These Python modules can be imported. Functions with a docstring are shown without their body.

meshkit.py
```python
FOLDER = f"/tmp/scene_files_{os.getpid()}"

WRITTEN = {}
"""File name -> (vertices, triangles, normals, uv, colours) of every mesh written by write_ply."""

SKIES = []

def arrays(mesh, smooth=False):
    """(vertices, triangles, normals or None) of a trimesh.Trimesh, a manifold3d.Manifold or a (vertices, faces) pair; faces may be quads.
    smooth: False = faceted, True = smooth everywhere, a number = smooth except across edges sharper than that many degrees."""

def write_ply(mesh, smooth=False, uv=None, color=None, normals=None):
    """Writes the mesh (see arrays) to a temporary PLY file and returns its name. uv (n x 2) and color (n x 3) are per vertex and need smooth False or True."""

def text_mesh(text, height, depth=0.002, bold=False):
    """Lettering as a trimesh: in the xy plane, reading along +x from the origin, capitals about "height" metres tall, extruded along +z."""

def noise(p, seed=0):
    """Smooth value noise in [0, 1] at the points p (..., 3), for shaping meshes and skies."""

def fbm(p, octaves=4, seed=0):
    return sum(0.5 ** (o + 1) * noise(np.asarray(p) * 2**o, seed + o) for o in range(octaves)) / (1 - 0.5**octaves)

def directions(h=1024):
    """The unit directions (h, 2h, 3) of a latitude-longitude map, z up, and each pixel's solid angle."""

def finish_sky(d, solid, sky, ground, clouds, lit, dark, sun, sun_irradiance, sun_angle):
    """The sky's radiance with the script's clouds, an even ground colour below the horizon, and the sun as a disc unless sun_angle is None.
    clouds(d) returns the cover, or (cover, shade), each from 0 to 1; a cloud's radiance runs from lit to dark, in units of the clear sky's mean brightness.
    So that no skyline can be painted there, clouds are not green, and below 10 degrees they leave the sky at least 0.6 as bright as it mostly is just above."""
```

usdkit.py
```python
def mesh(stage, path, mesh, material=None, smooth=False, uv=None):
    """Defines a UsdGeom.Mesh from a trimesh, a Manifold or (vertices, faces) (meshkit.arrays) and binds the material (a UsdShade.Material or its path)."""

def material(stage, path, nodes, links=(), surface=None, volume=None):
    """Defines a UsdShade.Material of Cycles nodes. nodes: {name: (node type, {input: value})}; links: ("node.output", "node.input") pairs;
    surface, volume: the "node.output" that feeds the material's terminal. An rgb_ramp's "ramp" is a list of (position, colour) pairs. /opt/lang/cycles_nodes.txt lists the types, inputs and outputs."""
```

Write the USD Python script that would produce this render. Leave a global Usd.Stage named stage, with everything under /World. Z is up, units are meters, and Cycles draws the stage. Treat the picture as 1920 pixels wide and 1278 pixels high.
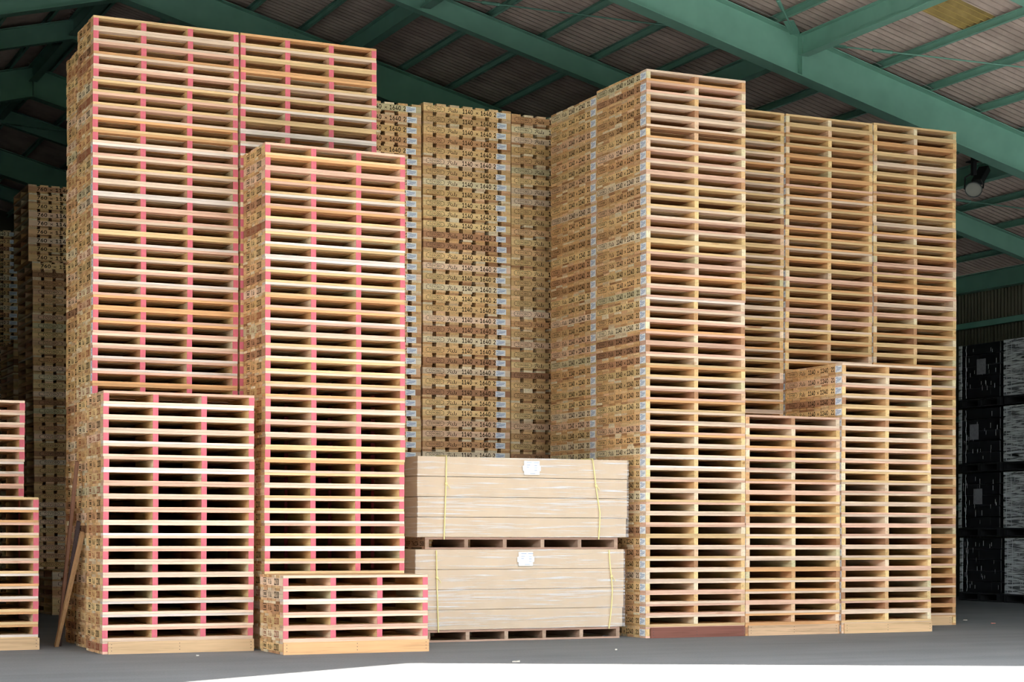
import math, random
import numpy as np, trimesh, usdkit, meshkit
from shapely.geometry import Polygon, LineString, Point, box as sbox
from shapely import affinity
from shapely.ops import unary_union
from pxr import Usd, UsdGeom, UsdLux, UsdShade, Gf, Sdf, Vt

stage = Usd.Stage.CreateInMemory()
UsdGeom.Xform.Define(stage, '/World')
UsdGeom.Scope.Define(stage, '/World/Looks')

# ------------------------------------------------------------------ camera, sky, sun, exposure
TH, ROLL = math.radians(25.156), math.radians(0.127)
cam = UsdGeom.Camera.Define(stage, '/World/camera')
cam.CreateHorizontalApertureAttr(36.0)
cam.CreateFocalLengthAttr(36.0 * 3503.4 / 1920)
cam.CreateVerticalApertureOffsetAttr((1001.0 - 639.0) / 1920 * 36.0)
_f = np.array([math.sin(TH), math.cos(TH), 0]); _r = np.array([math.cos(TH), -math.sin(TH), 0]); _u = np.array([0, 0, 1.0])
_r2 = math.cos(ROLL) * _r + math.sin(ROLL) * _u; _u2 = math.cos(ROLL) * _u - math.sin(ROLL) * _r
cam.AddTransformOp().Set(Gf.Matrix4d(*_r2, 0, *_u2, 0, *(-_f), 0, 0, 0, 1.1063, 1))
cam.CreateClippingRangeAttr((0.1, 2000.0))
cam.CreateExposureAttr(1.33)

SUN_EL, SUN_AZ = math.radians(56.0), math.radians(4.9)          # the sun stands in front of the open gable
SUN = (math.sin(SUN_AZ) * math.cos(SUN_EL), -math.cos(SUN_AZ) * math.cos(SUN_EL), math.sin(SUN_EL))
sky_mat = usdkit.material(stage, '/World/Looks/sky', {
    's': ('sky_texture', {'sky_type': 'hosek_wilkie', 'sun_direction': SUN, 'turbidity': 5.0, 'ground_albedo': 0.3}),
    'tc': ('texture_coordinate', {}),
    'n': ('noise_texture', {'scale': 2.2, 'detail': 5.0, 'roughness': 0.55}),
    'r': ('rgb_ramp', {'ramp': [(0.30, (0.25, 0.25, 0.25)), (0.65, (0.9, 0.9, 0.9))]}),
    'm': ('mix', {'color2': (0.58, 0.61, 0.65)}),
    'b': ('background_shader', {'strength': 6.0})},
    [('tc.generated', 'n.vector'), ('n.fac', 'r.fac'), ('r.color', 'm.fac'), ('s.color', 'm.color1'), ('m.color', 'b.color')], surface='b.background')
dome = UsdLux.DomeLight.Define(stage, '/World/sky_dome')
UsdShade.MaterialBindingAPI.Apply(dome.GetPrim()).Bind(sky_mat)
sun = UsdLux.DistantLight.Define(stage, '/World/sun')
sun.CreateIntensityAttr(3.6); sun.CreateNormalizeAttr(True); sun.CreateAngleAttr(0.6); sun.CreateColorAttr(Gf.Vec3f(1.0, 0.93, 0.84))
_z = np.array(SUN); _x = np.cross([0, 0, 1.0], _z); _x /= np.linalg.norm(_x); _y = np.cross(_z, _x)
sun.AddTransformOp().Set(Gf.Matrix4d(*_x, 0, *_y, 0, *_z, 0, 0, 0, 30, 1))

# ------------------------------------------------------------------ helpers
used = {}
def numbered(parent, name):
    k = used.get((parent, name), 0); used[(parent, name)] = k + 1
    return f'{parent}/{name}' + (f'_{k:03d}' if k else '')
def tag(p, label=None, cat=None, group=None, kind=None):
    for k, v in (('label', label), ('category', cat), ('group', group), ('kind', kind)):
        if v: p.SetCustomDataByKey(k, v)
    return p
def obj(name, mesh, mat, parent='/World', smooth=False, label=None):
    path = numbered(str(parent), name)
    p = usdkit.mesh(stage, path, mesh, mat, smooth).GetPrim()
    if label: p.SetCustomDataByKey('label', label)
    return path
def thing(name, label=None, cat=None, loc=(0, 0, 0), rz=0.0, group=None, kind=None):
    x = UsdGeom.Xform.Define(stage, numbered('/World', name))
    x.AddTranslateOp().Set(Gf.Vec3d(*map(float, loc)))
    if rz: x.AddRotateZOp().Set(float(rz))
    tag(x.GetPrim(), label, cat, group, kind)
    return str(x.GetPath())
_BF = np.array([[0, 2, 1], [0, 3, 2], [4, 5, 6], [4, 6, 7], [0, 1, 5], [0, 5, 4], [1, 2, 6], [1, 6, 5], [2, 3, 7], [2, 7, 6], [3, 0, 4], [3, 4, 7]])
def bx(x0, x1, y0, y1, z0, z1):
    v = np.array([[x0, y0, z0], [x1, y0, z0], [x1, y1, z0], [x0, y1, z0], [x0, y0, z1], [x1, y0, z1], [x1, y1, z1], [x0, y1, z1]], float)
    return v, _BF
def join(parts):
    vs, fs, n = [], [], 0
    for m in parts:
        v, f = (m.vertices, m.faces) if hasattr(m, 'vertices') else m
        vs.append(np.asarray(v, float)); fs.append(np.asarray(f) + n); n += len(v)
    return np.vstack(vs), np.vstack(fs)
def xform(m, M):
    v, f = (m.vertices, m.faces) if hasattr(m, 'vertices') else m
    v = np.asarray(v, float) @ np.asarray(M)[:3, :3].T + np.asarray(M)[:3, 3]
    return v, np.asarray(f)
def chamfer_box(x0, x1, y0, y1, z0, z1, c=0.006):
    pts = []
    for a in (0, 1, 2):
        for sx in (0, 1):
            for sy in (0, 1):
                for sz in (0, 1):
                    q = [[x0, x1][sx], [y0, y1][sy], [z0, z1][sz]]
                    s = [1 - 2 * sx, 1 - 2 * sy, 1 - 2 * sz]
                    for k in range(3):
                        if k != a: q[k] += c * s[k]
                    pts.append(q)
    m = trimesh.convex.convex_hull(np.array(pts))
    return m.vertices, m.faces
def bar(a, b, w, h, up=(0, 0, 1), c=0.0):
    a, b = np.array(a, float), np.array(b, float); d = b - a; L = np.linalg.norm(d); d /= L
    s = np.cross(d, up); s /= np.linalg.norm(s); t = np.cross(s, d)
    M = np.eye(4); M[:3, 0], M[:3, 1], M[:3, 2], M[:3, 3] = d, -s, t, a
    m = chamfer_box(0, L, -w / 2, w / 2, -h / 2, h / 2, c) if c else bx(0, L, -w / 2, w / 2, -h / 2, h / 2)
    return xform(m, M)
def tube(pts, r, sides=8):
    p = np.asarray(pts, float); t = np.gradient(p, axis=0); t /= np.linalg.norm(t, axis=1, keepdims=True)
    ref = np.array([0, 1.0, 0]) if abs(t[0][1]) < .8 else np.array([1.0, 0, 0])
    a = np.cross(t, ref); a /= np.linalg.norm(a, axis=1, keepdims=True); b = np.cross(t, a)
    g = np.arange(sides) * 2 * np.pi / sides
    v = (p[:, None] + r * (np.cos(g)[None, :, None] * a[:, None] + np.sin(g)[None, :, None] * b[:, None])).reshape(-1, 3)
    f = []
    for i in range(len(p) - 1):
        for j in range(sides):
            q = [i * sides + j, i * sides + (j + 1) % sides, (i + 1) * sides + (j + 1) % sides, (i + 1) * sides + j]
            f += [[q[0], q[1], q[2]], [q[0], q[2], q[3]]]
    for k in range(1, sides - 1):
        f.append([0, k + 1, k]); e = (len(p) - 1) * sides; f.append([e, e + k, e + k + 1])
    return v, np.array(f)
ONES = 'first second third fourth fifth sixth seventh eighth ninth tenth eleventh twelfth thirteenth fourteenth fifteenth sixteenth seventeenth eighteenth nineteenth'.split()
TENS = {2: 'twenty', 3: 'thirty', 4: 'forty', 5: 'fifty'}
def ordinal(n):
    if n < 20: return ONES[n - 1]
    t, o = divmod(n, 10)
    return (TENS[t][:-1] + 'ieth') if o == 0 else TENS[t] + '-' + ONES[o - 1]

# ------------------------------------------------------------------ materials
L = '/World/Looks/'
def mat(name, nodes, links, surface='p.BSDF'):
    return usdkit.material(stage, L + name, nodes, links, surface=surface)
def wood(name, axis, tone=None, ramp=None, rough=0.75, contrast=1.0):
    """Sawn timber: grain along AXIS, every board with its own tone."""
    sc = {'x': (1.6, 38.0, 38.0), 'y': (38.0, 1.6, 38.0), 'z': (38.0, 38.0, 1.6)}[axis]
    kn = {'x': (2.2, 9.0, 9.0), 'y': (9.0, 2.2, 9.0), 'z': (9.0, 9.0, 2.2)}[axis]
    lo, hi = 1 - 0.26 * contrast, 1 + 0.10 * contrast
    nodes = {
        'o': ('object_info', {}), 'tc': ('texture_coordinate', {}),
        'w': ('math', {'math_type': 'multiply', 'value2': 91.0}),
        'mp': ('mapping', {'scale': sc}), 'mk': ('mapping', {'scale': kn}),
        'n': ('noise_texture', {'dimensions': '4D', 'scale': 1.0, 'detail': 4.0, 'roughness': 0.6, 'distortion': 0.6}),
        'g': ('rgb_ramp', {'ramp': [(0.28, (lo, lo * 0.97, lo * 0.93)), (0.5, (0.98, 0.98, 0.98)), (0.75, (hi, hi, hi))]}),
        'v': ('noise_texture', {'dimensions': '4D', 'scale': 1.0, 'detail': 1.0}),
        'k': ('rgb_ramp', {'ramp': [(0.0, (1, 1, 1)), (0.73, (1, 1, 1)), (0.80, (0.62, 0.45, 0.33)), (1.0, (0.4, 0.25, 0.16))]}),
        'm1': ('mix', {'mix_type': 'multiply', 'fac': 1.0}), 'm2': ('mix', {'mix_type': 'multiply', 'fac': 1.0}),
        'wv': ('math', {'math_type': 'multiply', 'value2': 7.31}), 'fr': ('math', {'math_type': 'fraction'}),
        'vr': ('map_range', {'to_min': 0.86, 'to_max': 1.12}),
        'h': ('hsv', {'hue': 0.5, 'saturation': 1.0}),
        'b': ('bump', {'strength': 0.25, 'distance': 0.004}),
        'p': ('principled_bsdf', {'roughness': rough, 'specular_ior_level': 0.25})}
    links = [('o.random', 'w.value1'), ('tc.object', 'mp.vector'), ('tc.object', 'mk.vector'), ('mp.vector', 'n.vector'), ('w.value', 'n.w'),
             ('mk.vector', 'v.vector'), ('w.value', 'v.w'), ('n.fac', 'g.fac'), ('v.fac', 'k.fac'), ('g.color', 'm1.color2'), ('m1.color', 'm2.color1'),
             ('k.color', 'm2.color2'), ('o.random', 'wv.value1'), ('wv.value', 'fr.value1'), ('fr.value', 'vr.value'), ('vr.result', 'h.value'),
             ('m2.color', 'h.color'), ('h.color', 'p.base_color'), ('n.fac', 'b.height'), ('b.normal', 'p.normal')]
    if ramp:
        nodes['t'] = ('rgb_ramp', {'ramp': ramp, 'interpolate': True}); links += [('o.random', 't.fac'), ('t.color', 'm1.color1')]
    else:
        nodes['m1'][1]['color1'] = tone
    return mat(name, nodes, links)
TONES = {'w': (0.82, 0.69, 0.59), 'c': (0.80, 0.59, 0.43), 'y': (0.78, 0.53, 0.27), 'p': (0.78, 0.48, 0.34), 'o': (0.74, 0.40, 0.18), 'b': (0.42, 0.22, 0.11)}
WX = {k: wood(f'board_{n}', 'x', v) for (k, v), n in zip(TONES.items(), ('white', 'cream', 'honey', 'salmon', 'orange', 'brown'))}
RMIX = [(0.0, (0.42, 0.20, 0.09)), (0.10, (0.66, 0.37, 0.16)), (0.35, (0.82, 0.52, 0.24)), (0.6, (0.84, 0.58, 0.31)), (0.70, (0.60, 0.31, 0.15)), (0.78, (0.80, 0.47, 0.25)), (0.9, (0.88, 0.72, 0.48)), (1.0, (0.88, 0.72, 0.48))]
W_END = wood('deck_board', 'x', ramp=RMIX, contrast=1.2)
W_STR = wood('stringer_timber', 'y', ramp=[(0, (0.46, 0.23, 0.12)), (0.09, (0.56, 0.29, 0.15)), (0.14, (0.68, 0.38, 0.17)), (0.32, (0.84, 0.55, 0.25)), (0.5, (0.90, 0.66, 0.32)), (0.62, (0.76, 0.48, 0.20)), (0.72, (0.88, 0.56, 0.34)), (0.80, (0.90, 0.66, 0.46)), (0.9, (0.90, 0.74, 0.50)), (1, (0.74, 0.64, 0.36))])
W_BROWN_X = wood('brown_pallet_board', 'x', ramp=[(0, (0.42, 0.25, 0.18)), (1, (0.58, 0.38, 0.28))])
W_BROWN_Y = wood('brown_pallet_stringer', 'y', ramp=[(0, (0.40, 0.25, 0.17)), (1, (0.60, 0.42, 0.30))])
W_RED_X = wood('red_brown_plank', 'x', (0.27, 0.105, 0.075)); W_OSB = wood('knotty_plank', 'x', (0.62, 0.40, 0.24), contrast=1.6)
W_TAN_X = wood('tan_plank', 'x', (0.72, 0.47, 0.26)); W_ORG_X = wood('orange_plank', 'x', (0.72, 0.40, 0.19))
W_Z = {'red': wood('leaning_red_plank', 'z', (0.27, 0.13, 0.08)), 'dark': wood('leaning_dark_plank', 'z', (0.10, 0.065, 0.06)), 'tan': wood('leaning_tan_plank', 'z', (0.50, 0.28, 0.13))}
def plain(name, col, rough=0.6, spec=0.4, noise=None, amt=0.2, metallic=0.0, bump=0.0):
    nodes = {'p': ('principled_bsdf', {'base_color': col, 'roughness': rough, 'specular_ior_level': spec, 'metallic': metallic})}; links = []
    if noise:
        lo = tuple(c * (1 - amt) for c in col); hi = tuple(min(1, c * (1 + amt * 0.7)) for c in col)
        nodes |= {'tc': ('texture_coordinate', {}), 'n': ('noise_texture', {'scale': noise, 'detail': 5.0, 'roughness': 0.6}), 'r': ('rgb_ramp', {'ramp': [(0.3, lo), (0.7, hi)]})}
        links += [('tc.object', 'n.vector'), ('n.fac', 'r.fac'), ('r.color', 'p.base_color')]
        if bump:
            nodes['b'] = ('bump', {'strength': bump, 'distance': 0.01}); links += [('n.fac', 'b.height'), ('b.normal', 'p.normal')]
    return mat(name, nodes, links)
PINK = plain('pink_paint', (0.69, 0.155, 0.19), 0.7, 0.25, 14.0, 0.16)
INK = plain('stencil_ink', (0.045, 0.026, 0.014), 0.95, 0.05, 60.0, 0.3)
RED_INK = plain('red_stencil_ink', (0.30, 0.08, 0.04), 0.9, 0.1)
PAPER = plain('label_paper', (0.90, 0.91, 0.91), 0.8, 0.2)
PRINT = plain('label_print', (0.28, 0.36, 0.54), 0.9, 0.1)
GREEN = plain('green_paint', (0.225, 0.465, 0.365), 0.42, 0.45, 3.0, 0.10)
STEEL = plain('galvanised_rod', (0.16, 0.36, 0.28), 0.4, 0.5)
CARTON = plain('carton_board', (0.69, 0.51, 0.335), 0.8, 0.2, 5.0, 0.06)
CARTON_IN = plain('carton_seam', (0.10, 0.06, 0.035), 0.9, 0.1)
TWINE = plain('yellow_twine', (0.90, 0.78, 0.36), 0.5, 0.3)
BLACK = plain('black_plastic', (0.012, 0.013, 0.014), 0.35, 0.5, 6.0, 0.3)
BLACK2 = plain('dull_black_plastic', (0.02, 0.02, 0.022), 0.55, 0.4)
LAMP_MET = plain('lamp_metal', (0.16, 0.17, 0.17), 0.4, 0.5, metallic=0.6)
LAMP_GLS = plain('lamp_lens', (0.34, 0.34, 0.30), 0.15, 0.6)
DARK = plain('dark_metal', (0.02, 0.022, 0.022), 0.6, 0.3)
GREYWIRE = plain('grey_conduit', (0.30, 0.29, 0.28), 0.5, 0.4)
NAIL = plain('nail_steel', (0.10, 0.07, 0.06), 0.6, 0.4)
LITTER = plain('dry_leaf', (0.55, 0.50, 0.42), 0.8, 0.2); LITTER2 = plain('red_leaf', (0.42, 0.17, 0.13), 0.8, 0.2)
SLATE = mat('corrugated_slate', {
    'o': ('object_info', {}), 'tc': ('texture_coordinate', {}), 'n': ('noise_texture', {'scale': 2.3, 'detail': 6.0, 'roughness': 0.65}),
    'r': ('rgb_ramp', {'ramp': [(0.25, (0.33, 0.265, 0.225)), (0.55, (0.47, 0.385, 0.33)), (0.8, (0.55, 0.46, 0.40))]}),
    'v': ('map_range', {'to_min': 0.85, 'to_max': 1.1}), 'h': ('hsv', {'hue': 0.5, 'saturation': 1.0}),
    'p': ('principled_bsdf', {'roughness': 0.85, 'specular_ior_level': 0.2})},
    [('tc.object', 'n.vector'), ('n.fac', 'r.fac'), ('o.random', 'v.value'), ('v.result', 'h.value'), ('r.color', 'h.color'), ('h.color', 'p.base_color')])
SKYLIGHT = mat('stained_translucent_sheet', {
    'tc': ('texture_coordinate', {}), 'n': ('noise_texture', {'scale': 4.0, 'detail': 4.0}), 'r': ('rgb_ramp', {'ramp': [(0.3, (0.15, 0.10, 0.025)), (0.7, (0.30, 0.215, 0.07))]}),
    'p': ('principled_bsdf', {'roughness': 0.5}), 't': ('translucent_bsdf', {'color': (0.035, 0.026, 0.008)}), 'x': ('mix_closure', {'fac': 0.3})},
    [('tc.object', 'n.vector'), ('n.fac', 'r.fac'), ('r.color', 'p.base_color'), ('p.BSDF', 'x.closure1'), ('t.BSDF', 'x.closure2')], surface='x.closure')
SIDING = plain('wall_siding', (0.12, 0.11, 0.075), 0.7, 0.3, 1.5, 0.15)
FLOOR = mat('asphalt', {
    'g': ('geometry', {}), 'n': ('noise_texture', {'scale': 0.55, 'detail': 6.0, 'roughness': 0.6}), 'n2': ('noise_texture', {'scale': 55.0, 'detail': 3.0, 'roughness': 0.7}),
    'mp': ('mapping', {'scale': (0.35, 2.2, 1.0), 'rotation': (0, 0, 0.3)}), 'n3': ('noise_texture', {'scale': 1.0, 'detail': 4.0}),
    'r': ('rgb_ramp', {'ramp': [(0.25, (0.185, 0.190, 0.196)), (0.75, (0.235, 0.238, 0.240))]}),
    'r2': ('rgb_ramp', {'ramp': [(0.25, (0.80, 0.80, 0.80)), (0.5, (1.0, 1.0, 1.0)), (0.80, (1.16, 1.15, 1.13))]}),
    'r3': ('rgb_ramp', {'ramp': [(0.3, (0.90, 0.90, 0.90)), (0.7, (1.06, 1.06, 1.06))]}),
    'm': ('mix', {'mix_type': 'multiply', 'fac': 1.0}), 'm3': ('mix', {'mix_type': 'multiply', 'fac': 1.0}),
    'b': ('bump', {'strength': 0.3, 'distance': 0.004}), 'p': ('principled_bsdf', {'roughness': 0.85, 'specular_ior_level': 0.25})},
    [('g.position', 'n.vector'), ('g.position', 'n2.vector'), ('g.position', 'mp.vector'), ('mp.vector', 'n3.vector'), ('n.fac', 'r.fac'), ('n2.fac', 'r2.fac'), ('n3.fac', 'r3.fac'),
     ('r.color', 'm.color1'), ('r2.color', 'm.color2'), ('m.color', 'm3.color1'), ('r3.color', 'm3.color2'), ('m3.color', 'p.base_color'), ('n2.fac', 'b.height'), ('b.normal', 'p.normal')])
def film(name, scale, lo, hi, base, peak, col=(0.9, 0.9, 0.92), rough=0.25, thr=(0.5, 0.72)):
    """Stretch film: clear, with glare painted in as whitish streaks along the stretch."""
    return mat(name, {
        'tc': ('texture_coordinate', {}), 'mp': ('mapping', {'scale': scale}), 'n': ('noise_texture', {'scale': 1.0, 'detail': 3.0, 'roughness': 0.6, 'distortion': 0.4}),
        'r': ('map_range', {'from_min': thr[0], 'from_max': thr[1], 'to_min': base, 'to_max': peak, 'clamp': True}),
        't': ('transparent_bsdf', {}), 'p': ('principled_bsdf', {'base_color': col, 'roughness': rough, 'specular_ior_level': 0.6}), 'x': ('mix_closure', {})},
        [('tc.object', 'mp.vector'), ('mp.vector', 'n.vector'), ('n.fac', 'r.value'), ('r.result', 'x.fac'), ('t.BSDF', 'x.closure1'), ('p.BSDF', 'x.closure2')], surface='x.closure')
FILM_H = film('stretch_film', (1.6, 1.6, 48.0), 0, 1, 0.08, 0.85, thr=(0.52, 0.76))  # whitish streaks put the glare on the film into its colour
FILM_CLEAR = film('clear_dark_film', (14.0, 14.0, 0.8), 0, 1, 0.0, 0.22, rough=0.15, thr=(0.64, 0.80))
FILM_GLARE = film('creased_film', (3.0, 3.0, 42.0), 0, 1, 0.04, 0.95, col=(0.85, 0.88, 0.86), thr=(0.42, 0.62))  # silvery streaks paint in the bright outdoors mirrored by the film
GLINT = plain('glint_paint', (0.75, 0.77, 0.77), 0.3, 0.5)  # pale colour painted as glints of light on the film

# ------------------------------------------------------------------ the shed: floor, walls, roof
XR, SL, ZR, DP = 6.5, 0.258, 8.994, 0.555                  # ridge line, slope, rafter underside at the ridge, rafter depth
XE, XW, YB, YF = 21.75, -8.75, 48.0, 9.0                  # right wall, left wall, back wall, where the side walls begin
zb = lambda X: ZR - SL * abs(X - XR)
zr = lambda X: zb(X) + DP
yf = lambda X: 9.15 - 0.35 * abs(X - XR)                    # the roof's open front edge, deepest at the ridge
fl = obj('floor', bx(-400, 400, -400, 400, -0.2, 0.0), FLOOR)
tag(stage.GetPrimAtPath(fl), 'grey asphalt yard and shed floor under everything', None, None, 'structure')

def corrugated(p0, along, up, wid, hei, pitch, amp, seg=6, trapez=False):
    """A profiled sheet: waves run along ALONG, ribs lie along UP."""
    n = max(2, int(round(wid / pitch * seg))); t = np.linspace(0, wid, n + 1)
    s = np.sin(2 * np.pi * t / pitch); s = np.clip(s * 1.8, -1, 1) if trapez else s
    along, up = np.array(along, float), np.array(up, float); nrm = np.cross(along, up); nrm /= np.linalg.norm(nrm)
    a = np.array(p0) + t[:, None] * along + (amp * s)[:, None] * nrm; b = a + up * hei
    v = np.vstack([a, b]); i = np.arange(n)
    return v, np.vstack([np.stack([i, i + 1, i + n + 2], 1), np.stack([i, i + n + 2, i + n + 1], 1)])
def structure(name, label): return thing(name, label, None, kind='structure')
w = structure('wall_right', 'dark ribbed metal side wall behind the black wrapped loads')
obj('siding', corrugated((XE, YF, 0), (0, 1, 0), (0, 0, 1), YB - YF, zb(XE) + 0.62, 0.09, 0.012, 6, True), SIDING, w)
for z in (1.6, 3.2, 4.86): obj('girt', bx(XE - 0.12, XE - 0.02, 20.8, YB, z - 0.05, z + 0.05), GREEN, w)
w = structure('wall_left', 'dark ribbed metal side wall hidden behind the stacks')
obj('siding', corrugated((XW, YB, 0), (0, -1, 0), (0, 0, 1), YB - 14.5, zb(XW) + 0.62, 0.3, 0.012, 4, True), SIDING, w)
w = structure('wall_back', 'dark gable wall at the far end of the shed')
obj('siding', trimesh.creation.extrude_polygon(Polygon([(XW, 0), (XE, 0), (XE, zr(XE) + .15), (XR, zr(XR) + .15), (XW, zr(XW) + .15)]), 0.05).apply_transform(np.array([[1, 0, 0, 0], [0, 0, 1, YB], [0, 1, 0, 0], [0, 0, 0, 1.0]])), SIDING, w)

roof = structure('ceiling', 'corrugated slate roof sheets over green purlins')
SHEET_Z = 0.168
def sheet(x0, x1, y0, y1, seg=6, lift=0.0):
    """One roof sheet between slope positions x0 (upper) and x1, ribs down the slope."""
    sgn = 1 if x1 > x0 else -1
    up = np.array([sgn, 0, -SL]) ; hei = abs(x1 - x0)
    v, f = corrugated((x0, 0, zr(x0) + SHEET_Z + lift), (0, 1, 0), up, 1.0 if callable(y0) else y1 - y0, hei, 0.13 / (6.0 if callable(y0) else 1.0), 0.034, seg)
    v = np.array(v)
    if callable(y0): v[:, 1] = np.array([y0(x) for x in v[:, 0]]) * (1 - v[:, 1]) + y1 * v[:, 1]
    else: v[:, 1] += y0
    return v, f
PUR = 0.826
rows = [XR] + [10.16 + PUR * k for k in (-3, -1, 1, 3)] + [14.29, 15.116, 16.768, 18.42, 20.07, 22.1]
cols = [18.28 - 0.91 * k for k in range(4, 0, -1)] + [18.28, 18.93] + [18.93 + 0.91 * k for k in range(1, 17)]
for i in range(len(rows) - 1):
    for j in range(len(cols) - 1):
        x0, x1 = rows[i], rows[i + 1] + (0.12 if i < len(rows) - 2 else 0)
        sky = abs(rows[i] - 14.29) < 0.01 and abs(cols[j] - 18.28) < 0.01
        obj('translucent_sheet' if sky else 'roof_sheet', sheet(x0, x1, cols[j], cols[j + 1], 6, -0.006 * (i % 2)), SKYLIGHT if sky else SLATE, roof,
            label='stained yellow translucent roof sheet' if sky else None)
for xa, xb in ((XR, 22.1), (XR, -9.1)):                      # verge added out of view to keep sky light off the deep interior
    fa, fb = (xa, yf(xa)), (xb, yf(xb)); za, zc = zr(xa) + 0.23, zr(xb) + 0.23
    v = np.array([[x, y + o, z] for o in (0, 0.03) for (x, y), zz in ((fa, za), (fb, zc)) for z in (zz - 1.31, zz)])
    obj('verge_board', trimesh.convex.convex_hull(v), SIDING, roof)
rest = [sheet(XR, 22.1, cols[-1], YB + .2, 4), sheet(XR, 22.1, yf, cols[0] + .2, 4, .012), sheet(XR, -9.1, cols[0], YB + .2, 4), sheet(XR, -9.1, yf, cols[0] + .2, 4, .012)]
p = obj('roof_sheeting', join(rest), SLATE, roof); tag(stage.GetPrimAtPath(p), None, None, None, 'stuff')
obj('ridge_cap', join([bx(XR - 0.25, XR + 0.25, 9.2, YB, zr(XR) + 0.15, zr(XR) + 0.2)]), SLATE, roof)

# the trees across the yard, seen only as green glints in the stretch film
LEAF = mat('tree_foliage', {'g': ('geometry', {}), 'n': ('noise_texture', {'scale': 1.6, 'detail': 5.0}), 'r': ('rgb_ramp', {'ramp': [(0.3, (0.02, 0.045, 0.012)), (0.7, (0.09, 0.15, 0.04))]}), 'p': ('principled_bsdf', {'roughness': 0.7})},
           [('g.position', 'n.vector'), ('n.fac', 'r.fac'), ('r.color', 'p.base_color')])
def crown(x, y, h, r, seed):
    m = trimesh.creation.icosphere(4, 1.0); v = m.vertices
    d_ = 0.75 + 0.5 * meshkit.fbm(v * 2.2 + seed * 7.3, 4, seed)
    return v * d_[:, None] * [r, r, h * 0.5] + [x, y, h * 0.5 + 0.2], m.faces
_rt = random.Random(77)
tp = obj('tree_line', join([crown(x + _rt.uniform(-1, 1), -9.5 + _rt.uniform(-1, 1), _rt.uniform(7.4, 8.4), _rt.uniform(3.2, 4.0), i) for i, x in enumerate(range(-34, 50, 5))]), LEAF, smooth=True)
tag(stage.GetPrimAtPath(tp), 'row of leafy trees across the yard facing the open shed', 'trees', None, 'stuff')

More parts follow.
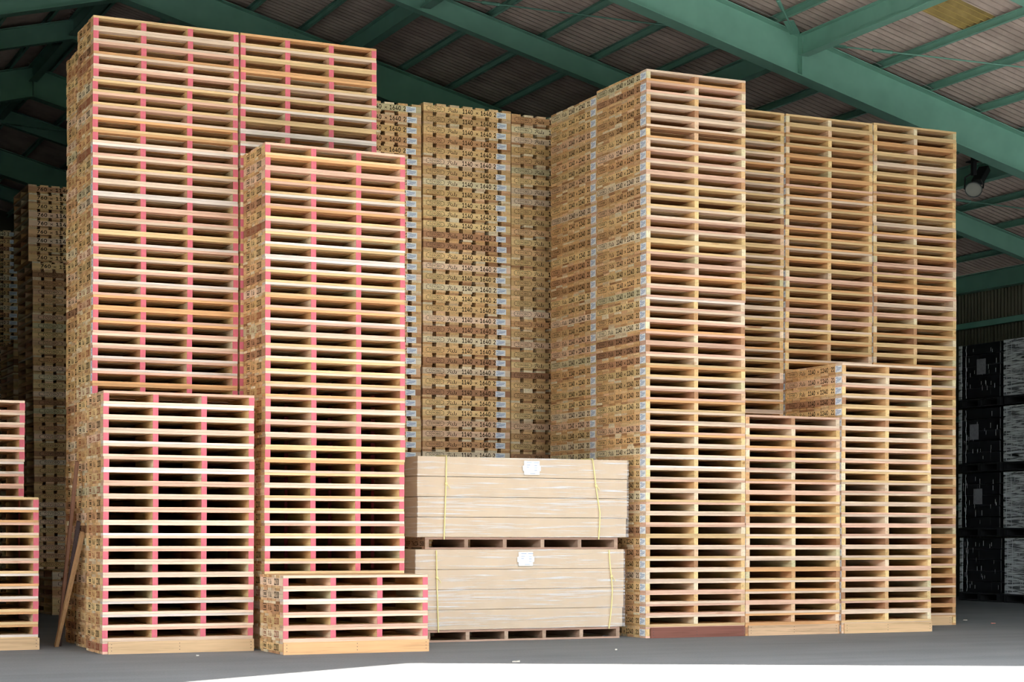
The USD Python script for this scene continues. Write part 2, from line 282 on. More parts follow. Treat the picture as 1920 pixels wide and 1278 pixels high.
# steel: gable frames, light rafters between them, purlins, longitudinal struts, bracing rods
def slope_box(x0, x1, y0, y1, o0, o1):
    """A box lying along the rafter slope between offsets o0 and o1 above the rafter's underside."""
    v, f = bx(x0, x1, y0, y1, 0, 1); v = v.copy()
    v[:, 2] = np.array([zb(x) for x in v[:, 0]]) + np.where(v[:, 2] > 0.5, o1, o0)
    return v, f
def frame(Y, label, fw=0.24, o=0.0, cols_=True, stiff=()):
    t = thing('roof_frame' if cols_ else 'light_rafter', label, 'roof beam')
    for a, b in ((XR, XE - 0.15), (XW + 0.15, XR)):
        obj('web', slope_box(a, b, Y - 0.006, Y + 0.006, o + 0.014, DP - 0.014), GREEN, t)
        obj('upper_flange', slope_box(a, b, Y - fw / 2, Y + fw / 2, DP - 0.014, DP), GREEN, t)
        obj('lower_flange', slope_box(a, b, Y - fw / 2, Y + fw / 2, o, o + 0.014), GREEN, t)
    for x in stiff:
        for s in (-1, 1):
            obj('stiffener', slope_box(x - 0.006, x + 0.006, Y + s * 0.007 - (0.1 if s < 0 else 0), Y + s * 0.007 + (0.1 if s > 0 else 0), o + 0.014, DP - 0.014), GREEN, t)
    if cols_:
        for x in (XE - 0.3, XW + 0.3):
            h = zb(x) - 0.002
            obj('column', join([bx(x - 0.15, x + 0.15, Y - 0.1, Y - 0.088, 0, h), bx(x - 0.15, x + 0.15, Y + 0.088, Y + 0.1, 0, h), bx(x - 0.006, x + 0.006, Y - 0.088, Y + 0.088, 0, h)]), GREEN, t)
        bolts = [xform(trimesh.creation.cylinder(0.012, 0.03, sections=6), np.array([[1, 0, 0, x0], [0, 0, 1, Y - 0.012], [0, 1, 0, zb(x0) + q], [0, 0, 0, 1]])) for x0 in (XR + 2.4, XR + 2.5, XR + 2.6, XR + 2.7) for q in (0.06, 0.13, 0.2, 0.28, 0.35, 0.42, 0.49)]
        p = obj('splice_bolts', join(bolts), GREEN, t); tag(stage.GetPrimAtPath(p), None, None, None, 'stuff')
    return t
STIFF = [XR + 0.02, 9.9, 13.83, 17.95]
WHERE = ['over the open floor before the stacks', 'passing behind the tall corner stack of plain pallets', 'above the lettered pallet wall', 'deep in the shed behind the pink stacks', 'last before the back of the shed']
MAJ = [13.77, 20.64, 27.5, 34.37, 41.24]
for Y, wtxt in zip(MAJ, WHERE):
    frame(Y, 'deep green steel gable frame ' + wtxt, stiff=STIFF)
WM = ['nearly over the front pallet faces', 'behind the tall corner stack', 'above the lettered pallet wall', 'deep in the shed over the dark stacks', 'at the dark end of the shed']
for Y, wtxt in zip([16.87, 24.07, 30.93, 37.8, 44.6], WM):
    frame(Y, 'shallow green steel rafter ' + wtxt, fw=0.15, o=0.23, cols_=False)
def channel(X, y0, y1):
    s = 1 if X >= XR else -1
    z0 = zr(X) + 0.017
    return join([bx(X - 0.004, X, y0, y1, z0, z0 + 0.1), bx(X - 0.05, X - 0.004, y0, y1, z0, z0 + 0.006), bx(X - 0.05, X - 0.004, y0, y1, z0 + 0.094, z0 + 0.1)])
px = [10.16 + PUR * k for k in range(-4, 14)]
k = 0
for X in px:
    k += 1
    pth = obj('purlin', channel(X, yf(X) + .15, YB), GREEN); tag(stage.GetPrimAtPath(pth), f'green channel purlin under the roof sheets, {ordinal(k)} down from the ridge', 'roof beam', 'purlins of the lit roof slope')
for i, X in enumerate([2 * XR - x for x in px]):
    pth = obj('purlin', channel(X, yf(X) + .15, YB), GREEN); tag(stage.GetPrimAtPath(pth), f'green channel purlin on the dark far roof slope, {ordinal(i + 1)} from the ridge', 'roof beam', 'purlins of the dark roof slope')
ys = sorted(MAJ + [16.87, 24.07, 30.93, 37.8, 44.6])
sname = {6.5: 'along the ridge', 9.9: 'high on the lit slope', 13.83: 'midway down the lit slope', 17.95: 'low on the lit slope', 3.1: 'high on the dark slope'}
for X in (6.5, 9.9, 13.83, 17.95, 3.1):
    for i, (a, b) in enumerate(zip(ys[:-1], ys[1:])):
        a, b = a + 0.13, b - 0.13
        if a < 13: continue
        t = thing('strut_beam', f'green steel strut beam {sname[X]}, {ordinal(i + 1)} bay from the open front', 'roof beam', group='strut beams between the roof frames')
        z0 = zb(X) + 0.262
        obj('web', bx(X - 0.005, X + 0.005, a, b, z0 + 0.012, z0 + 0.268), GREEN, t)
        obj('lower_flange', bx(X - 0.075, X + 0.075, a, b, z0, z0 + 0.012), GREEN, t)
        obj('upper_flange', bx(X - 0.075, X + 0.075, a, b, z0 + 0.268, z0 + 0.28), GREEN, t)
pt = obj('eave_beam', join([bx(XE - 0.24, XE - 0.04, 20.76, YB, 5.44, 5.452), bx(XE - 0.145, XE - 0.135, 20.76, YB, 5.452, 5.74), bx(XE - 0.24, XE - 0.04, 20.76, YB, 5.74, 5.752)]), GREEN)
tag(stage.GetPrimAtPath(pt), 'green steel eave beam along the top of the ribbed side wall', 'roof beam')
def rod(a, b, r, label, sag=0.0):
    za, zb_ = zr(a[0]) + a[2], zr(b[0]) + b[2]
    t = thing('bracing_rod', label, 'rod', group=None)
    A, B = np.array([a[0], a[1], za]), np.array([b[0], b[1], zb_])
    pts = [A + (B - A) * s - np.array([0, 0, sag * 4 * s * (1 - s)]) for s in np.linspace(0, 1, 9)]
    obj('rod', tube(pts, r, 8), STEEL, t, True)
    d = (B - A) / np.linalg.norm(B - A)
    for q, s in ((A, 1), (B, -1)):
        obj('gusset', bar(q - d * s * 0.1, q + d * s * 0.28, 0.13, 0.012), STEEL, t)
    m = A + d * 0.75
    obj('turnbuckle', tube([m - d * 0.13, m - d * 0.1, m + d * 0.1, m + d * 0.13], r * 2.2, 8), STEEL, t, True)
rod((14.1, 20.4, -0.07), (17.7, 17.1, -0.07), 0.011, 'thin green bracing rod crossing the pale roof sheets beside the deep near frame')
rod((10.1, 23.9, -0.07), (13.6, 20.85, -0.07), 0.011, 'thin green bracing rod from the shallow rafter to the deep lit frame')
rod((13.6, 20.4, -0.07), (10.1, 17.1, -0.07), 0.012, 'green bracing rod with a turnbuckle at the strut joint of the lit frame')
rod((18.2, 23.9, -0.07), (21.4, 20.9, -0.07), 0.011, 'thin green bracing rod beside the hanging flood lamp')
rod((6.7, 37.55, -0.34), (9.7, 34.6, -0.34), 0.011, 'thin bracing rod in the dark behind the pink stacks')
pth = obj('conduit', tube([(x, 20.5, zr(x) + 0.03) for x in np.linspace(11.0, 19.0, 12)], 0.0045, 6), GREYWIRE, smooth=True)
tag(stage.GetPrimAtPath(pth), 'thin grey conduit running along the top of the lit green frame', 'cable')

# ------------------------------------------------------------------ pallets
def glyph_roku():
    s = [LineString([(0.46, 1.0), (0.54, 0.84)]).buffer(0.05), LineString([(0.05, 0.70), (0.95, 0.70)]).buffer(0.045),
         LineString([(0.38, 0.52), (0.26, 0.24), (0.08, 0.03)]).buffer(0.05), LineString([(0.62, 0.52), (0.76, 0.26), (0.93, 0.04)]).buffer(0.055)]
    return unary_union(s)
def glyph_yama():
    return unary_union([sbox(0.45, 0.10, 0.57, 0.98), sbox(0.06, 0.05, 0.17, 0.62), sbox(0.83, 0.05, 0.94, 0.62), sbox(0.17, 0.04, 0.42, 0.15), sbox(0.60, 0.04, 0.83, 0.15)])
def glyph_oval():
    p = Polygon([(-1, -0.5), (1, -0.5), (1, 0.5), (-1, 0.5)]).buffer(-0.001)
    o = sbox(0.5, 0.0, 4.5, 1.0).buffer(0); o = sbox(0.5, 0.5, 4.5, 0.5001).buffer(0.5)
    ring = o.difference(o.buffer(-0.085))
    cuts = unary_union([sbox(x - 0.05, -0.2, x + 0.05, 1.2) for x in np.arange(0.3, 4.9, 0.62)])
    return ring.difference(cuts)
def flat(shape, thick):
    gs = getattr(shape, 'geoms', [shape])
    return join([trimesh.creation.extrude_polygon(g, thick, engine='earcut') for g in gs if g.area > 1e-9])
_tx = {}
def text2d(s, x0, x1, z0, h, thick=0.0008):
    if s not in _tx:
        if s == '@oval': m = flat(glyph_oval(), 1.0)
        elif s == '@roku': m = flat(glyph_roku(), 1.0)
        elif s == '@yama': m = flat(glyph_yama(), 1.0)
        else: t = meshkit.text_mesh(s, 1.0, 1.0, s[0].isdigit()); m = (np.array(t.vertices), np.array(t.faces))
        _tx[s] = m
    v, f = _tx[s]; v = v.copy(); lo, hi = v[:, 0].min(), v[:, 0].max()
    v[:, 0] = x0 + (v[:, 0] - lo) / (hi - lo) * (x1 - x0); v[:, 1] = z0 + v[:, 1] * h; v[:, 2] *= thick
    return v, f
def layout(items, Lg, hs):
    out = []
    for s, a, b, q0, q1 in items:
        out.append(text2d(s, a * Lg, b * Lg, q0 * hs, (q1 - q0) * hs))
    return join(out)
def dims(a, b, c, q): # size lettering along the stringer; q holds where each piece starts and ends
    return [('@oval', *q[0], .10, .88), ('TOYOBO', q[0][0] + .035, q[0][1] - .035, .32, .68), ('@roku', *q[1], .16, .86), ('@yama', *q[2], .14, .80),
            (a, *q[3], .16, .86), ('x', *q[4], .24, .72), (b, *q[5], .16, .86), (c, *q[6], .16, .86)]
Q_LARGE = [(.034, .24), (.272, .326), (.331, .382), (.442, .558), (.592, .623), (.649, .773), (.802, .855)]
Q_PLAIN = [(.021, .214), (.248, .298), (.304, .353), (.412, .534), (.567, .60), (.626, .756), (.811, .866)]
TEXTS = {
    'plain': dims('1140', '1240', '21', Q_PLAIN), 'large': dims('1140', '1640', '22', Q_LARGE),
    'pink': [('@oval', .13, .30, .06, .94), ('TOYOBO', .16, .27, .30, .70), ('@roku', .36, .42, .16, .88), ('@yama', .44, .50, .14, .82), ('2200', .62, .82, .10, .90)],
    'small': [('760', .16, .34, .2, .84), ('x', .39, .45, .26, .72), ('1140', .50, .76, .2, .84)],
    'smallb': [('@oval', .10, .55, .12, .88), ('TOYOBO', .18, .47, .30, .70), ('@roku', .65, .76, .14, .88), ('@yama', .79, .90, .12, .84)]}
KIND = {  # width across the deck boards' length, stringer length, pitch, stringers, boards, board width
    'pink': dict(W=1.43, D=0.695, p=0.1206, ns=4, nb=6, bw=0.098), 'plain': dict(W=1.24, D=1.14, p=0.1214, ns=3, nb=8, bw=0.132),
    'large': dict(W=1.64, D=1.14, p=0.1237, ns=4, nb=7, bw=0.121), 'small': dict(W=1.14, D=0.76, p=0.1206, ns=3, nb=5, bw=0.117)}
stage.CreateClassPrim('/World/PalletKinds')
made = {}
def proto(kind, top='', bot='', label='', text=None, v=0, bare=False):
    """The class prim of a pallet: origin at the middle of its base, stringers along y, deck boards along x."""
    key = f'{kind}_{top or "r"}{bot or "r"}_{label or "n"}_{text or "n"}_{v}'
    if key in made: return made[key]
    rng = random.Random('pallet' + key)
    k = KIND[kind]; W, D, H = k['W'], k['D'], k['p'] - 0.0006
    st, sw = 0.0725, 0.050; bt = (H - st) / 2
    root = '/World/PalletKinds/' + kind + '_' + str(len(made)); made[key] = root
    UsdGeom.Xform.Define(stage, root)
    gap = (D - k['nb'] * k['bw']) / (k['nb'] - 1)
    for lay, z0, tone in (('bottom_board', 0.0, bot), ('deck_board', H - bt, top)):
        for i in range(k['nb']):
            y0 = -D / 2 + i * (k['bw'] + gap) + (rng.uniform(-.004, .004) if 0 < i < k['nb'] - 1 else 0)
            e0, e1 = [rng.choice((0, 0, .003, .006, .010)) for _ in '01']
            if i == 0: e0 = e1 = rng.uniform(0, .003)
            first = i == 0 and tone
            obj(lay, bx(-W / 2 + e0, W / 2 - e1, y0, y0 + k['bw'], z0 + .0003, z0 + bt - .0003), WX[tone] if first else W_END, root)
    for i in range(k['ns']):
        xc = -W / 2 + sw / 2 + .001 + i * (W - sw - .002) / (k['ns'] - 1)
        s = obj('stringer', bx(xc - sw / 2, xc + sw / 2, -D / 2 + .001, D / 2 - .001, bt, bt + st), W_STR, root)
        if kind == 'pink':
            obj('painted_end', bx(xc - sw / 2 - .0008, xc + sw / 2 + .0008, -D / 2 - .0005, -D / 2 + .004, bt + .0004, bt + st - .0004), PINK, s, label='pink painted stringer end')
        if i == 0 and text:
            M = np.array([[0, 0, -1, xc - sw / 2 - .0002], [-1, 0, 0, D / 2], [0, 1, 0, bt], [0, 0, 0, 1.0]])
            tl_ = obj('stencil_lettering', xform(layout(TEXTS[text], D, st), M), RED_INK if kind == 'pink' and v == 1 else INK, s)
            tag(stage.GetPrimAtPath(tl_), None, None, None, 'stuff')
            if label:
                lw, lh = (.128, .067) if kind == 'large' else (.125, .074) if kind == 'plain' else (.06, .072)
                y1 = -D / 2 + {'large': .060, 'plain': .008, 'pink': .004}.get(kind, .02) + rng.uniform(-.006, .014) * (kind == 'large')
                zc = bt + (st - lh) / 2 - .002
                xx = xc - sw / 2 - .0011
                lb = obj('paper_label', bx(xx - .001, xx, y1, y1 + lw, zc, zc + lh), PAPER, s, label='white printed paper label')
                pr = [bx(xx - .0014, xx - .0009, y1 + lw * a, y1 + lw * b, zc + lh * q, zc + lh * (q + .07)) for a, b, q in ((.55, .92, .82), (.1, .9, .66), (.1, .75, .52), (.2, .9, .38), (.4, .9, .24), (.72, .93, .08))]
                obj('print', join(pr), PRINT, lb)
    return root

GROUP = {'pink': 'pink-ended pallets', 'plain': 'plain lettered-side pallets', 'large': 'large lettered pallets', 'small': 'small pallets in the dark'}
NAME = {'pink': 'pink_ended_pallet', 'plain': 'plain_pallet', 'large': 'lettered_pallet', 'small': 'small_pallet'}
hidden = {}
def stack(kind, x0, y0, n, where, tones, seed, show=None, yaw=0.0, lean=0.0, leany=0.0, label='', rot=False, p=None, text=True, jit=0.004, board=None, bands=None, dx=None):
    """A pile of n pallets whose front near corner is (x0, y0); SHOW counts the ones in sight, from the top; the rest are buried."""
    rng = random.Random(seed); k = KIND[kind]; W, D = k['W'], k['D']; p = p or k['p']
    show = n if show is None else show
    blk = [(rng.uniform(-1, 1), rng.uniform(-1, 1)) for _ in range(n // 5 + 1)]
    tl = []
    for i in range(n):                              # i = 0 on the floor
        t = n - 1 - i                               # t = 0 on top
        b = blk[i // 5]
        ox = b[0] * jit + rng.uniform(-.4, .4) * jit + math.tan(math.radians(lean)) * i * p + (dx(t) if dx else 0)
        oy = b[1] * jit * .5 + rng.uniform(-.3, .3) * jit
        yw = yaw + rng.uniform(-.06, .06)
        a = math.radians(yw); hw, hd = (D / 2, W / 2) if rot else (W / 2, D / 2)
        cx = x0 + ox + hw * math.cos(a) - hd * math.sin(a); cy = y0 + oy + hw * math.sin(a) + hd * math.cos(a)
        rz = yw + (90 if rot else 0); z = i * p + .0003
        if bands and t < len(bands): top, bot = bands[t]
        elif rot: top = bot = ''
        else: top, bot = rng.choice(tones), rng.choice(tones)
        v = rng.choice((0, 0, 1)) if kind == 'pink' else rng.randrange(3) if rot else 0
        tx = None if not text else (text(t) if callable(text) else kind)
        if t >= show:
            hidden.setdefault(kind, []).append((cx, cy, z, rz)); continue
        lb = label(t) if callable(label) else label
        path = thing(NAME[kind], f'{DESC[kind]}, {ordinal(t + 1)} from the top of {where}', 'pallet', (cx, cy, z), rz, GROUP[kind])
        pr = stage.GetPrimAtPath(path)
        pr.GetReferences().AddInternalReference(proto(kind, top, bot, lb, tx, v))
        if i == 0 and board:
            M, a0, a1 = board
            f = obj('end_board', bx(-W / 2 + a0, W / 2 - a1, -D / 2 - .022, -D / 2 - .002, .0, .113), M, path, label='plank nailed over the lowest openings')
            nl = [xform(trimesh.creation.cylinder(.004, .004, sections=6), np.array([[1, 0, 0, q], [0, 0, 1, -D / 2 - .022], [0, 1, 0, z_], [0, 0, 0, 1.0]])) for q in (-W / 2 + a0 + .03, .0, W / 2 - a1 - .03) for z_ in (.03, .06, .09)]
            q = obj('nail_heads', join(nl), NAIL, f); tag(stage.GetPrimAtPath(q), None, None, None, 'stuff')
        else:
            pr.SetInstanceable(True)
DESC = {'pink': 'pink-ended pallet', 'plain': 'plain pallet', 'large': 'lettered pallet', 'small': 'small dark pallet'}

A1B = ['yc', 'cc', 'po', 'cc', 'pc', 'yy', 'po', 'pp', 'oc', 'oy', 'wc', 'cp', 'cy', 'cc', 'ww', 'pp', 'cp', 'yy', 'pw', 'cy', 'py', 'cw', 'op', 'oo', 'op', 'cp', 'pc', 'pw', 'pw', 'op']
A1B = [x[0] + y for x, y in zip(A1B, ['c', 'c', 'o', 'c', 'c', 'y', 'y', 'c', 'y', 'c', 'p', 'y', 'c', 'w', 'p', 'p', 'y', 'w', 'y', 'c', 'w', 'p', 'o', 'p', 'p', 'c', 'w', 'w', 'o', 'c'])]
R1B = ['co', 'pp', 'cc', 'cc', 'cc', 'bo', 'cc', 'pp', 'cp', 'pc', 'yc', 'yy', 'cc', 'pp', 'cy', 'yy', 'pp', 'pp', 'oc', 'pp', 'wp', 'cc', 'po', 'pp', 'pp', 'cy', 'oy', 'cc', 'pp', 'oy', 'cc', 'cp', 'oc', 'cc', 'ww', 'cc', 'pc', 'cy']
stack('pink', 3.939, 17.767, 50, 'the tallest stack, with blue-white end labels', 'ccyyppwpo', 1, yaw=.23, label=lambda t: 'l' if t > 9 else '', bands=A1B, lean=-.05)
stack('pink', 3.985, 18.49, 49, 'the stack directly behind the tallest pink one', 'ccyp', 2, yaw=.2, lean=-.05)
stack('pink', 5.385, 17.767, 50, 'the tall stack behind the mid-height pink one', 'cyyyoow', 3, show=11, yaw=.16)
stack('pink', 5.414, 17.05, 40, 'the mid-height stack beside the tallest pink one', 'ccyypwo', 4, show=36, yaw=.19)
stack('pink', 3.865, 17.03, 20, 'the short stack in front of the tallest', 'wccppc', 5, yaw=-.1, lean=.30, board=(W_TAN_X, .05, -.0))
stack('pink', 5.357, 16.32, 6, 'the lowest stack out in front', 'wccpp', 6, yaw=.09, board=(W_ORG_X, .0, -.005))
stack('pink', 2.05, 18.0, 12, 'the low stack cut by the picture edge', 'wcpyo', 7, board=(W_TAN_X, .0, -.008))
stack('pink', 2.05, 18.73, 20, 'the stack behind the cut-off low one', 'wcpp', 8, show=9)
stack('pink', 4.13, 19.22, 25, 'unseen', 'c', 9, show=0)
stack('plain', 9.75, 17.408, 50, 'the tall corner stack beside the wrapped boxes', 'ccypp', 10, yaw=-.1, lean=-.06, label='l', bands=R1B, p=.1213, board=(W_RED_X, .055, .015))
stack('plain', 10.998, 17.408, 20, 'the low stack next to the corner stack', 'ccyppo', 11, p=.121, label='l', board=(W_OSB, .03, .03))
stack('plain', 12.264, 17.408, 25, 'the front stack one step above its neighbour', 'cccyp', 12, p=.1215, label='l', board=(W_TAN_X, .03, .0))
stack('plain', 9.756, 18.57, 50, 'the stack behind the tall corner stack', 'cyp', 13, show=36, p=.1206, label='l')
stack('plain', 11.012, 18.57, 50, 'the back-row stack half hidden by the corner', 'ccyyo', 14, show=31, p=.1214, label='l')
stack('plain', 12.277, 18.57, 50, 'the back-row stack before the end one', 'cyyoop', 15, show=30, p=.1214, label='l', yaw=-.1)
stack('plain', 13.545, 18.57, 50, 'the end stack beside the black loads', 'yyoocp', 16, p=.1217, label='l', yaw=-.1, lean=-.12, board=(W_TAN_X, .0, .08))
stack('large', 7.255, 20.41, 50, 'the lettered stack partly behind the pink stacks', '', 17, show=36, rot=True, label='l', p=.1232)
stack('large', 8.414, 20.403, 50, 'the middle lettered stack above the wrapped boxes', '', 18, show=36, rot=True, label='l', p=.1240)
stack('large', 9.575, 20.42, 50, 'the lettered stack beside the inner corner', '', 19, show=36, rot=True, label='l', p=.1236)
stack('small', 5.10, 26.77, 50, 'the tall narrow stack in the dark', '', 20, rot=True, lean=-.6, text=lambda t: 'small' if t < 10 else 'smallb', dx=lambda t: -.02 if t < 9 else .03)
stack('small', 5.40, 29.83, 34, 'the dark stack glimpsed behind the pink ones', '', 21, show=12, rot=True, text=lambda t: 'smallb', lean=-.4)
stack('large', 4.76, 32.0, 50, 'the darkest lettered stack at the picture edge', '', 22, show=28, rot=True, label='l', lean=-.2)
stack('small', 5.10, 25.45, 5, 'the knee-high dark stack on the aisle floor', '', 23, rot=True, text=lambda t: 'smallb')
side = [(X + .57, 20.9 + .82, i * .1237 + .0003, 90.0) for X in (2.1, .9, -.3, -1.5) for i in range(50)]  # stacks added out of view to shade the aisle
HID = {'pink': 'buried pink-ended pallets beneath and behind the visible pink stacks', 'plain': 'buried plain pallets low behind the front plain stacks', 'large': 'buried lettered pallets low behind the wrapped boxes', 'small': 'buried small pallets low in the dark'}
HID['side'] = 'added lettered pallets out of view, placed to shade the dark aisle'
for kind, places in [*hidden.items(), ('side', side)]:
    path = numbered('/World', 'buried_pallets')
    pi = UsdGeom.PointInstancer.Define(stage, path); tag(pi.GetPrim(), HID[kind], 'pallets', None, 'stuff')
    x = UsdGeom.Xform.Define(stage, path + '/pallet'); x.GetPrim().GetReferences().AddInternalReference(proto('large' if kind == 'side' else kind))
    pi.CreatePrototypesRel().SetTargets([x.GetPath()]); pi.CreateProtoIndicesAttr([0] * len(places))
    pi.CreatePositionsAttr([Gf.Vec3f(a, b, c) for a, b, c, _ in places])
    pi.CreateOrientationsAttr([Gf.Quath(math.cos(math.radians(r) / 2), 0, 0, math.sin(math.radians(r) / 2)) for *_, r in places])

# ------------------------------------------------------------------ wrapped cartons on brown pallets
def long_pallet(x0, x1, y0, z0, dy, label, text):
    t = thing('brown_pallet', label, 'pallet', ((x0 + x1) / 2, y0 + dy / 2, z0))
    w = (x1 - x0) / 2; d = dy / 2
    for i in range(6):
        xc = -w + .021 + i * (2 * w - .042) / 5
        s = obj('stringer', bx(xc - .021, xc + .021, -d, d, .018, .098), W_BROWN_Y, t)
        if i == 0 and text:
            M = np.array([[0, 0, -1, xc - .0212], [-1, 0, 0, d], [0, 1, 0, .018], [0, 0, 0, 1.0]])
            m = join([text2d('BBP', dy - .52, dy - .40, .016, .048), text2d('76x224', dy - .36, dy - .18, .016, .046), text2d('1508', dy - .14, dy - .03, .016, .046)])
            tag(stage.GetPrimAtPath(obj('stencil_lettering', xform(m, M), INK, s)), None, None, None, 'stuff')
    for i in range(7):
        y = -d + i * (2 * d - .09) / 6
        obj('deck_board', bx(-w, w, y, y + .09, .0983, .1197), W_BROWN_X, t)
    for i in range(3):
        y = -d + i * (2 * d - .09) / 2
        obj('bottom_board', bx(-w, w, y, y + .09, .0003, .0177), W_BROWN_X, t)
def bundle(x0, x1, y0, z0, label, straps, paper, seed, tight):
    rng = random.Random(seed); h = .2075; dy = .42
    t = thing('wrapped_carton_bundle', label, 'boxes', ((x0 + x1) / 2, y0 + dy, z0)); w = (x1 - x0) / 2
    for r in range(2):
        for i in range(4):
            e = rng.uniform(-.004, .004); g = .0035 if tight else .005
            obj('carton', chamfer_box(-w + e, w + rng.uniform(-.004, .004) - .012 * (i < 1), -dy + r * dy + .002 + rng.uniform(0, .003), -dy + (r + 1) * dy - .003, i * h + g * .5, (i + 1) * h - g * .5, .005), CARTON, t)
    H = 4 * h; o = .009
    def wall(a, b, n=40, m=16):
        a, b = np.array(a), np.array(b); d = b - a; nr = np.array([d[1], -d[0]]) / np.hypot(*d)
        u, q = np.meshgrid(np.linspace(0, 1, n), np.linspace(0, 1, m)); xy = a + u[..., None] * d
        nz = meshkit.fbm(np.stack([u * 6 + seed, q * 30 + u * 3, q * 0 + a[0]], -1), 3) - .5
        xy = xy + nr * (nz * .006)[..., None]
        v = np.dstack([xy, q * (H - .004) + .002]).reshape(-1, 3); i = np.arange((m - 1) * n).reshape(m - 1, n)[:, :-1].ravel()
        return v, np.vstack([np.stack([i, i + 1, i + n + 1], 1), np.stack([i, i + n + 1, i + n], 1)])
    c = [(-w - o, -dy - o), (w + o, -dy - o), (w + o, dy + o), (-w - o, dy + o)]
    obj('film', join([wall(c[i], c[(i + 1) % 4]) for i in range(4)]), FILM_H, t, True, label='clear stretch film with whitish glare streaks painted in')
    for xs in straps:
        yf = -dy - .018; zz = np.linspace(-.02, H + .004 if not tight else H - .012, len(xs))
        pts = [(x - (x0 + x1) / 2, yf, z) for x, z in zip(xs, zz)] + ([] if tight else [(xs[-1] - (x0 + x1) / 2, -dy * .4, H + .010)])
        s = obj('twine', tube(pts, .0075, 6), TWINE, t, True, label='yellow twine tied round the boxes')
        kx, kz = pts[len(xs) * 2 // 3][0], zz[len(xs) * 2 // 3]
        kn = trimesh.creation.icosphere(2, .016); kn.apply_translation((kx, yf - .004, kz))
        obj('knot', join([kn, tube([(kx, yf - .006, kz), (kx + .03, yf - .012, kz - .03), (kx + .04, yf - .01, kz - .055)], .004, 6)]), TWINE, s, True)
    xa, xb, za, zb2 = paper; xm = (x0 + x1) / 2
    sh = unary_union([sbox(xa - xm, za, xb - xm, zb2), sbox(xa - xm - .015, za + .04, xb - xm + .015, zb2 - .05)])
    v, f = flat(sh, .001); v = np.stack([v[:, 0], -dy - .016 - v[:, 2], v[:, 1]], 1)
    lb = obj('paper_label', (v, f[:, ::-1]), PAPER, t, label='white printed delivery sheet')
    pr = [bx(xa - xm + a, xa - xm + b, -dy - .0176, -dy - .0170, z, z + .004) for a, b, z in ((.03, .09, zb2 - .02), (.11, .17, zb2 - .02), (.03, .07, zb2 - .045), (.03, .06, zb2 - .07), (.12, .15, zb2 - .05), (.12, .15, zb2 - .075), (.12, .15, zb2 - .10), (.07, .13, za + .012))]
    obj('print', join(pr), PRINT, lb)
YBN = 17.6
long_pallet(7.305, 9.538, YBN, .0005, .84, 'long brown pallet on the asphalt under the lower wrapped boxes', True)
bundle(7.182, 9.590, YBN, .1207, 'lower bundle of wrapped cartons resting on the brown floor pallet', [[7.43, 7.425, 7.42, 7.415, 7.411, 7.408, 7.405], [9.40, 9.42, 9.435, 9.44, 9.43, 9.41, 9.40]], (8.335, 8.50, .655, .80), 31, True)
long_pallet(7.287, 9.513, YBN, .9515, .84, 'long brown pallet sandwiched between the two wrapped bundles', True)
bundle(7.205, 9.632, YBN, 1.0717, 'upper bundle of wrapped cartons on the raised brown pallet', [[7.49, 7.495, 7.50, 7.505, 7.51, 7.512, 7.515], [9.275, 9.285, 9.29, 9.265, 9.24, 9.222, 9.20]], (8.395, 8.575, .655, .80), 32, False)

# ------------------------------------------------------------------ leaning planks
def plank(a, b, w, h, m, label):
    t = obj('leaning_plank', bar(a, b, w, h, up=(1, 0, 0), c=.003), m); tag(stage.GetPrimAtPath(t), label, 'plank', 'planks leaning on the pink stacks')
plank((3.775, 18.55, .0), (3.87, 18.13, 1.80), .05, .03, W_Z['red'], 'tallest reddish plank leaning on the side of the pink stacks')
plank((3.76, 18.44, .0), (3.868, 18.04, 1.22), .055, .03, W_Z['dark'], 'dark brown plank leaning between the other two')
plank((3.72, 18.36, .0), (3.845, 17.76, 1.11), .055, .035, W_Z['tan'], 'shortest tan plank leaning in front of the darker ones')

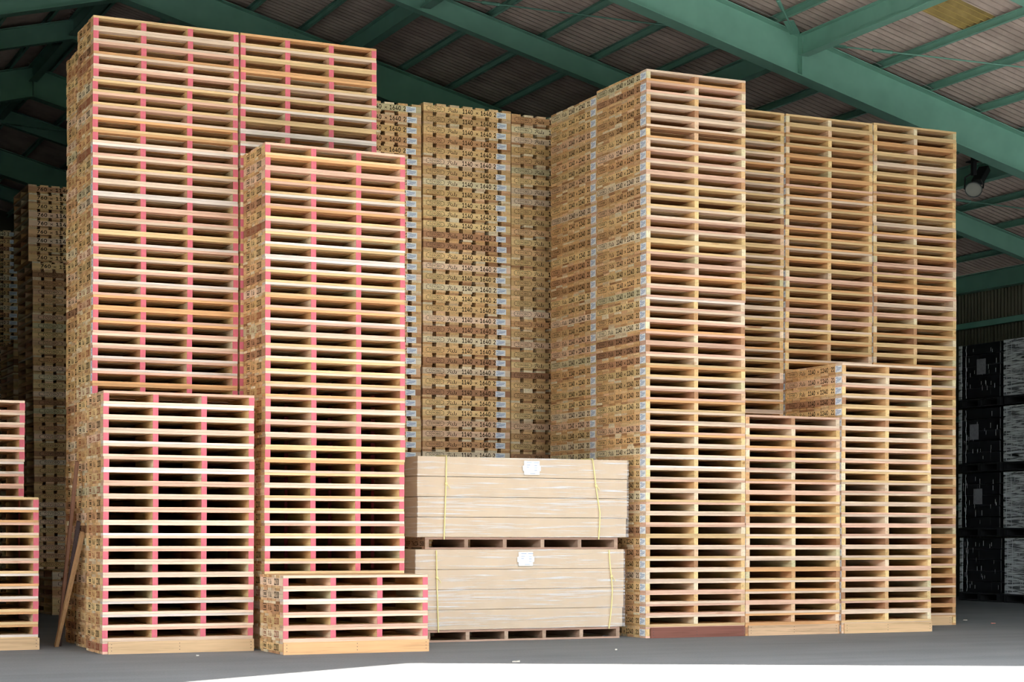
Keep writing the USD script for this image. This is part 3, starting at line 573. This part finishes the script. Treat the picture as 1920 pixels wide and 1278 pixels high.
# ------------------------------------------------------------------ black wrapped loads by the side wall
def black_pallet(cx, cy, z, label):
    t = thing('black_pallet', label, 'pallet', (cx, cy, z), 0, 'black pallets under the wrapped loads'); w = .525
    for i in range(3):
        y = -w + .04 + i * (2 * w - .08) / 2
        obj('runner', bx(-w, w, y - .04, y + .04, .022, .118), BLACK2, t)
    obj('deck', bx(-w, w, -w, w, .1183, .1395), BLACK2, t); 
    for i in range(3):
        x = -w + .05 + i * (2 * w - .1) / 2
        obj('bottom_board', bx(x - .05, x + .05, -w, w, .0003, .0217), BLACK2, t)
def black_load(cx, cy, z, label, seed, glare_spans, paper):
    rng = random.Random(seed); t = thing('black_wrapped_load', label, 'wrapped load', (cx, cy, z), 0, 'black loads beside the side wall'); w, H = .52, .925
    for k in range(5):
        h = H / 5
        obj('crate', chamfer_box(-w + rng.uniform(0, .008), w, -w + rng.uniform(0, .008), w, k * h + .003, (k + 1) * h - .003, .012), BLACK, t)
    def shell(o, y0, y1):
        return join([bx(-w - o - .001, -w - o, y0, y1, .004, H - .004)])
    obj('film', join([bx(-w - .008, -w - .0075, -w, w, .002, H), bx(-w - .008, w, -w - .008, -w - .0075, .002, H)]), FILM_CLEAR, t, label='clear film wound round the load')
    for a, b in glare_spans:
        obj('creased_film', shell(.012 + rng.uniform(0, .003), a, b), FILM_GLARE, t, label='film band with silvery glare painted in')
    gl = []  # thin pale strips modelled in place of glints on the film
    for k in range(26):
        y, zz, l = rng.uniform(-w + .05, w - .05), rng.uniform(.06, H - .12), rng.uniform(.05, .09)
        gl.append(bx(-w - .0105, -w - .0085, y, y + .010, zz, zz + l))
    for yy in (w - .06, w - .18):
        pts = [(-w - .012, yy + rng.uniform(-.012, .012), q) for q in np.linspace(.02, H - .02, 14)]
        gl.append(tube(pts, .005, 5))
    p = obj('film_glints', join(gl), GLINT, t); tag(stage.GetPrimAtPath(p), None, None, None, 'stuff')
    if paper:
        ya = paper; xx = -w - .0165
        obj('paper_label', bx(xx - .001, xx, ya - .115, ya + .115, .40, .66), plain('grey_label_%d' % seed, (.34, .34, .36), .8, .2, 20.0, .2), t, label='grey paper label behind the film')
HC = [(20.925, 25.02), (20.925, 23.87)]
TN = ['floor', 'second', 'third', 'top']
for c, (cx, cy) in enumerate(HC):
    for k in range(4):
        z = k * 1.085 + .0004
        who = 'row end beyond the plain stacks' if c == 0 else 'row nearer the camera'
        black_pallet(cx, cy, z, f'black pallet under the {TN[k]} tier load, {who}')
        black_load(cx + (.03 if k == 0 else 0), cy, z + .1403, f'black film-wrapped load, {TN[k]} tier, {who}', 50 + 10 * c + k, [(.44, .53)] if c == 0 else [(-.14, .53)] if k else [(.05, .53)], {1: .02, 2: .12, 3: -.06}.get(k) if c == 0 else None)

# ------------------------------------------------------------------ flood lamp and small litter
lamp = thing('flood_lamp', 'round flood lamp hung under the roof beyond the last plain stack', 'lamp', (17.50, 21.6, 6.10))
d = np.array([-.55, -.55, -.63]); d /= np.linalg.norm(d); u = np.cross(d, [0, 0, 1.0]); u /= np.linalg.norm(u); v_ = np.cross(d, u)
M = np.eye(4); M[:3, 0], M[:3, 1], M[:3, 2] = u, v_, d
prof = np.array([[0.0, -.20], [.05, -.20], [.06, -.12], [.10, -.05], [.125, .0], [.125, .018], [.112, .018], [.11, .0], [0.0, -.01]])
obj('housing', xform(trimesh.creation.revolve(prof, sections=32), M), LAMP_MET, lamp, 40)
obj('lens', xform(trimesh.creation.cylinder(.111, .008, sections=32), M @ trimesh.transformations.translation_matrix((0, 0, .006))), LAMP_GLS, lamp, 40)
obj('yoke', tube([u * .13 - d * .02, u * .135 - d * .16 + np.array([0, 0, .1]), np.array([0, 0, .16]) - d * .2, -u * .135 - d * .16 + np.array([0, 0, .1]), -u * .13 - d * .02], .012, 6), DARK, lamp, True)
obj('bracket', join([bx(-.03, .03, -.03, .03, .2, zr(17.5) - 6.10 + .02), bx(-.05, .05, -.3, .12, .40, .415)]), DARK, lamp)
obj('ballast_box', bar((.06, .0, .1), (.28, .1, .34), .16, .1, c=.01), DARK, lamp)
for (x, y, s, m, lab) in ((15.62, 19.43, .05, LITTER, 'pale dry leaf scrap on the floor beside the end plain stack'), (15.37, 18.58, .045, LITTER2, 'reddish leaf scrap on the floor beside the end plain stack'),
                          (4.6, 16.46, .018, LITTER, 'pale wood chip on the asphalt before the pink stacks'), (8.49, 15.74, .016, LITTER, 'pale wood chip on the asphalt before the wrapped boxes'), (6.9, 14.6, .045, LITTER, 'pale wood splinter lying in the sun by the shade line')):
    rng = random.Random(str(x)); n = 7
    a = np.arange(n) * 2 * np.pi / n; r = s * np.array([rng.uniform(.5, 1) for _ in a])
    top = np.stack([r * np.cos(a), .45 * r * np.sin(a), .006 + .01 * np.array([rng.random() for _ in a])], 1); botm = top * [1, 1, 0] + [0, 0, .001]
    v = np.vstack([top, botm, [[0, 0, .012]], [[0, 0, .001]]]); f = []
    for i in range(n):
        j = (i + 1) % n; f += [[i, j, 2 * n], [n + j, n + i, 2 * n + 1], [i, n + i, n + j], [i, n + j, j]]
    t = thing('floor_scrap', lab, 'scrap', (x, y, 0)); obj('scrap', (v, np.array(f)), m, t)
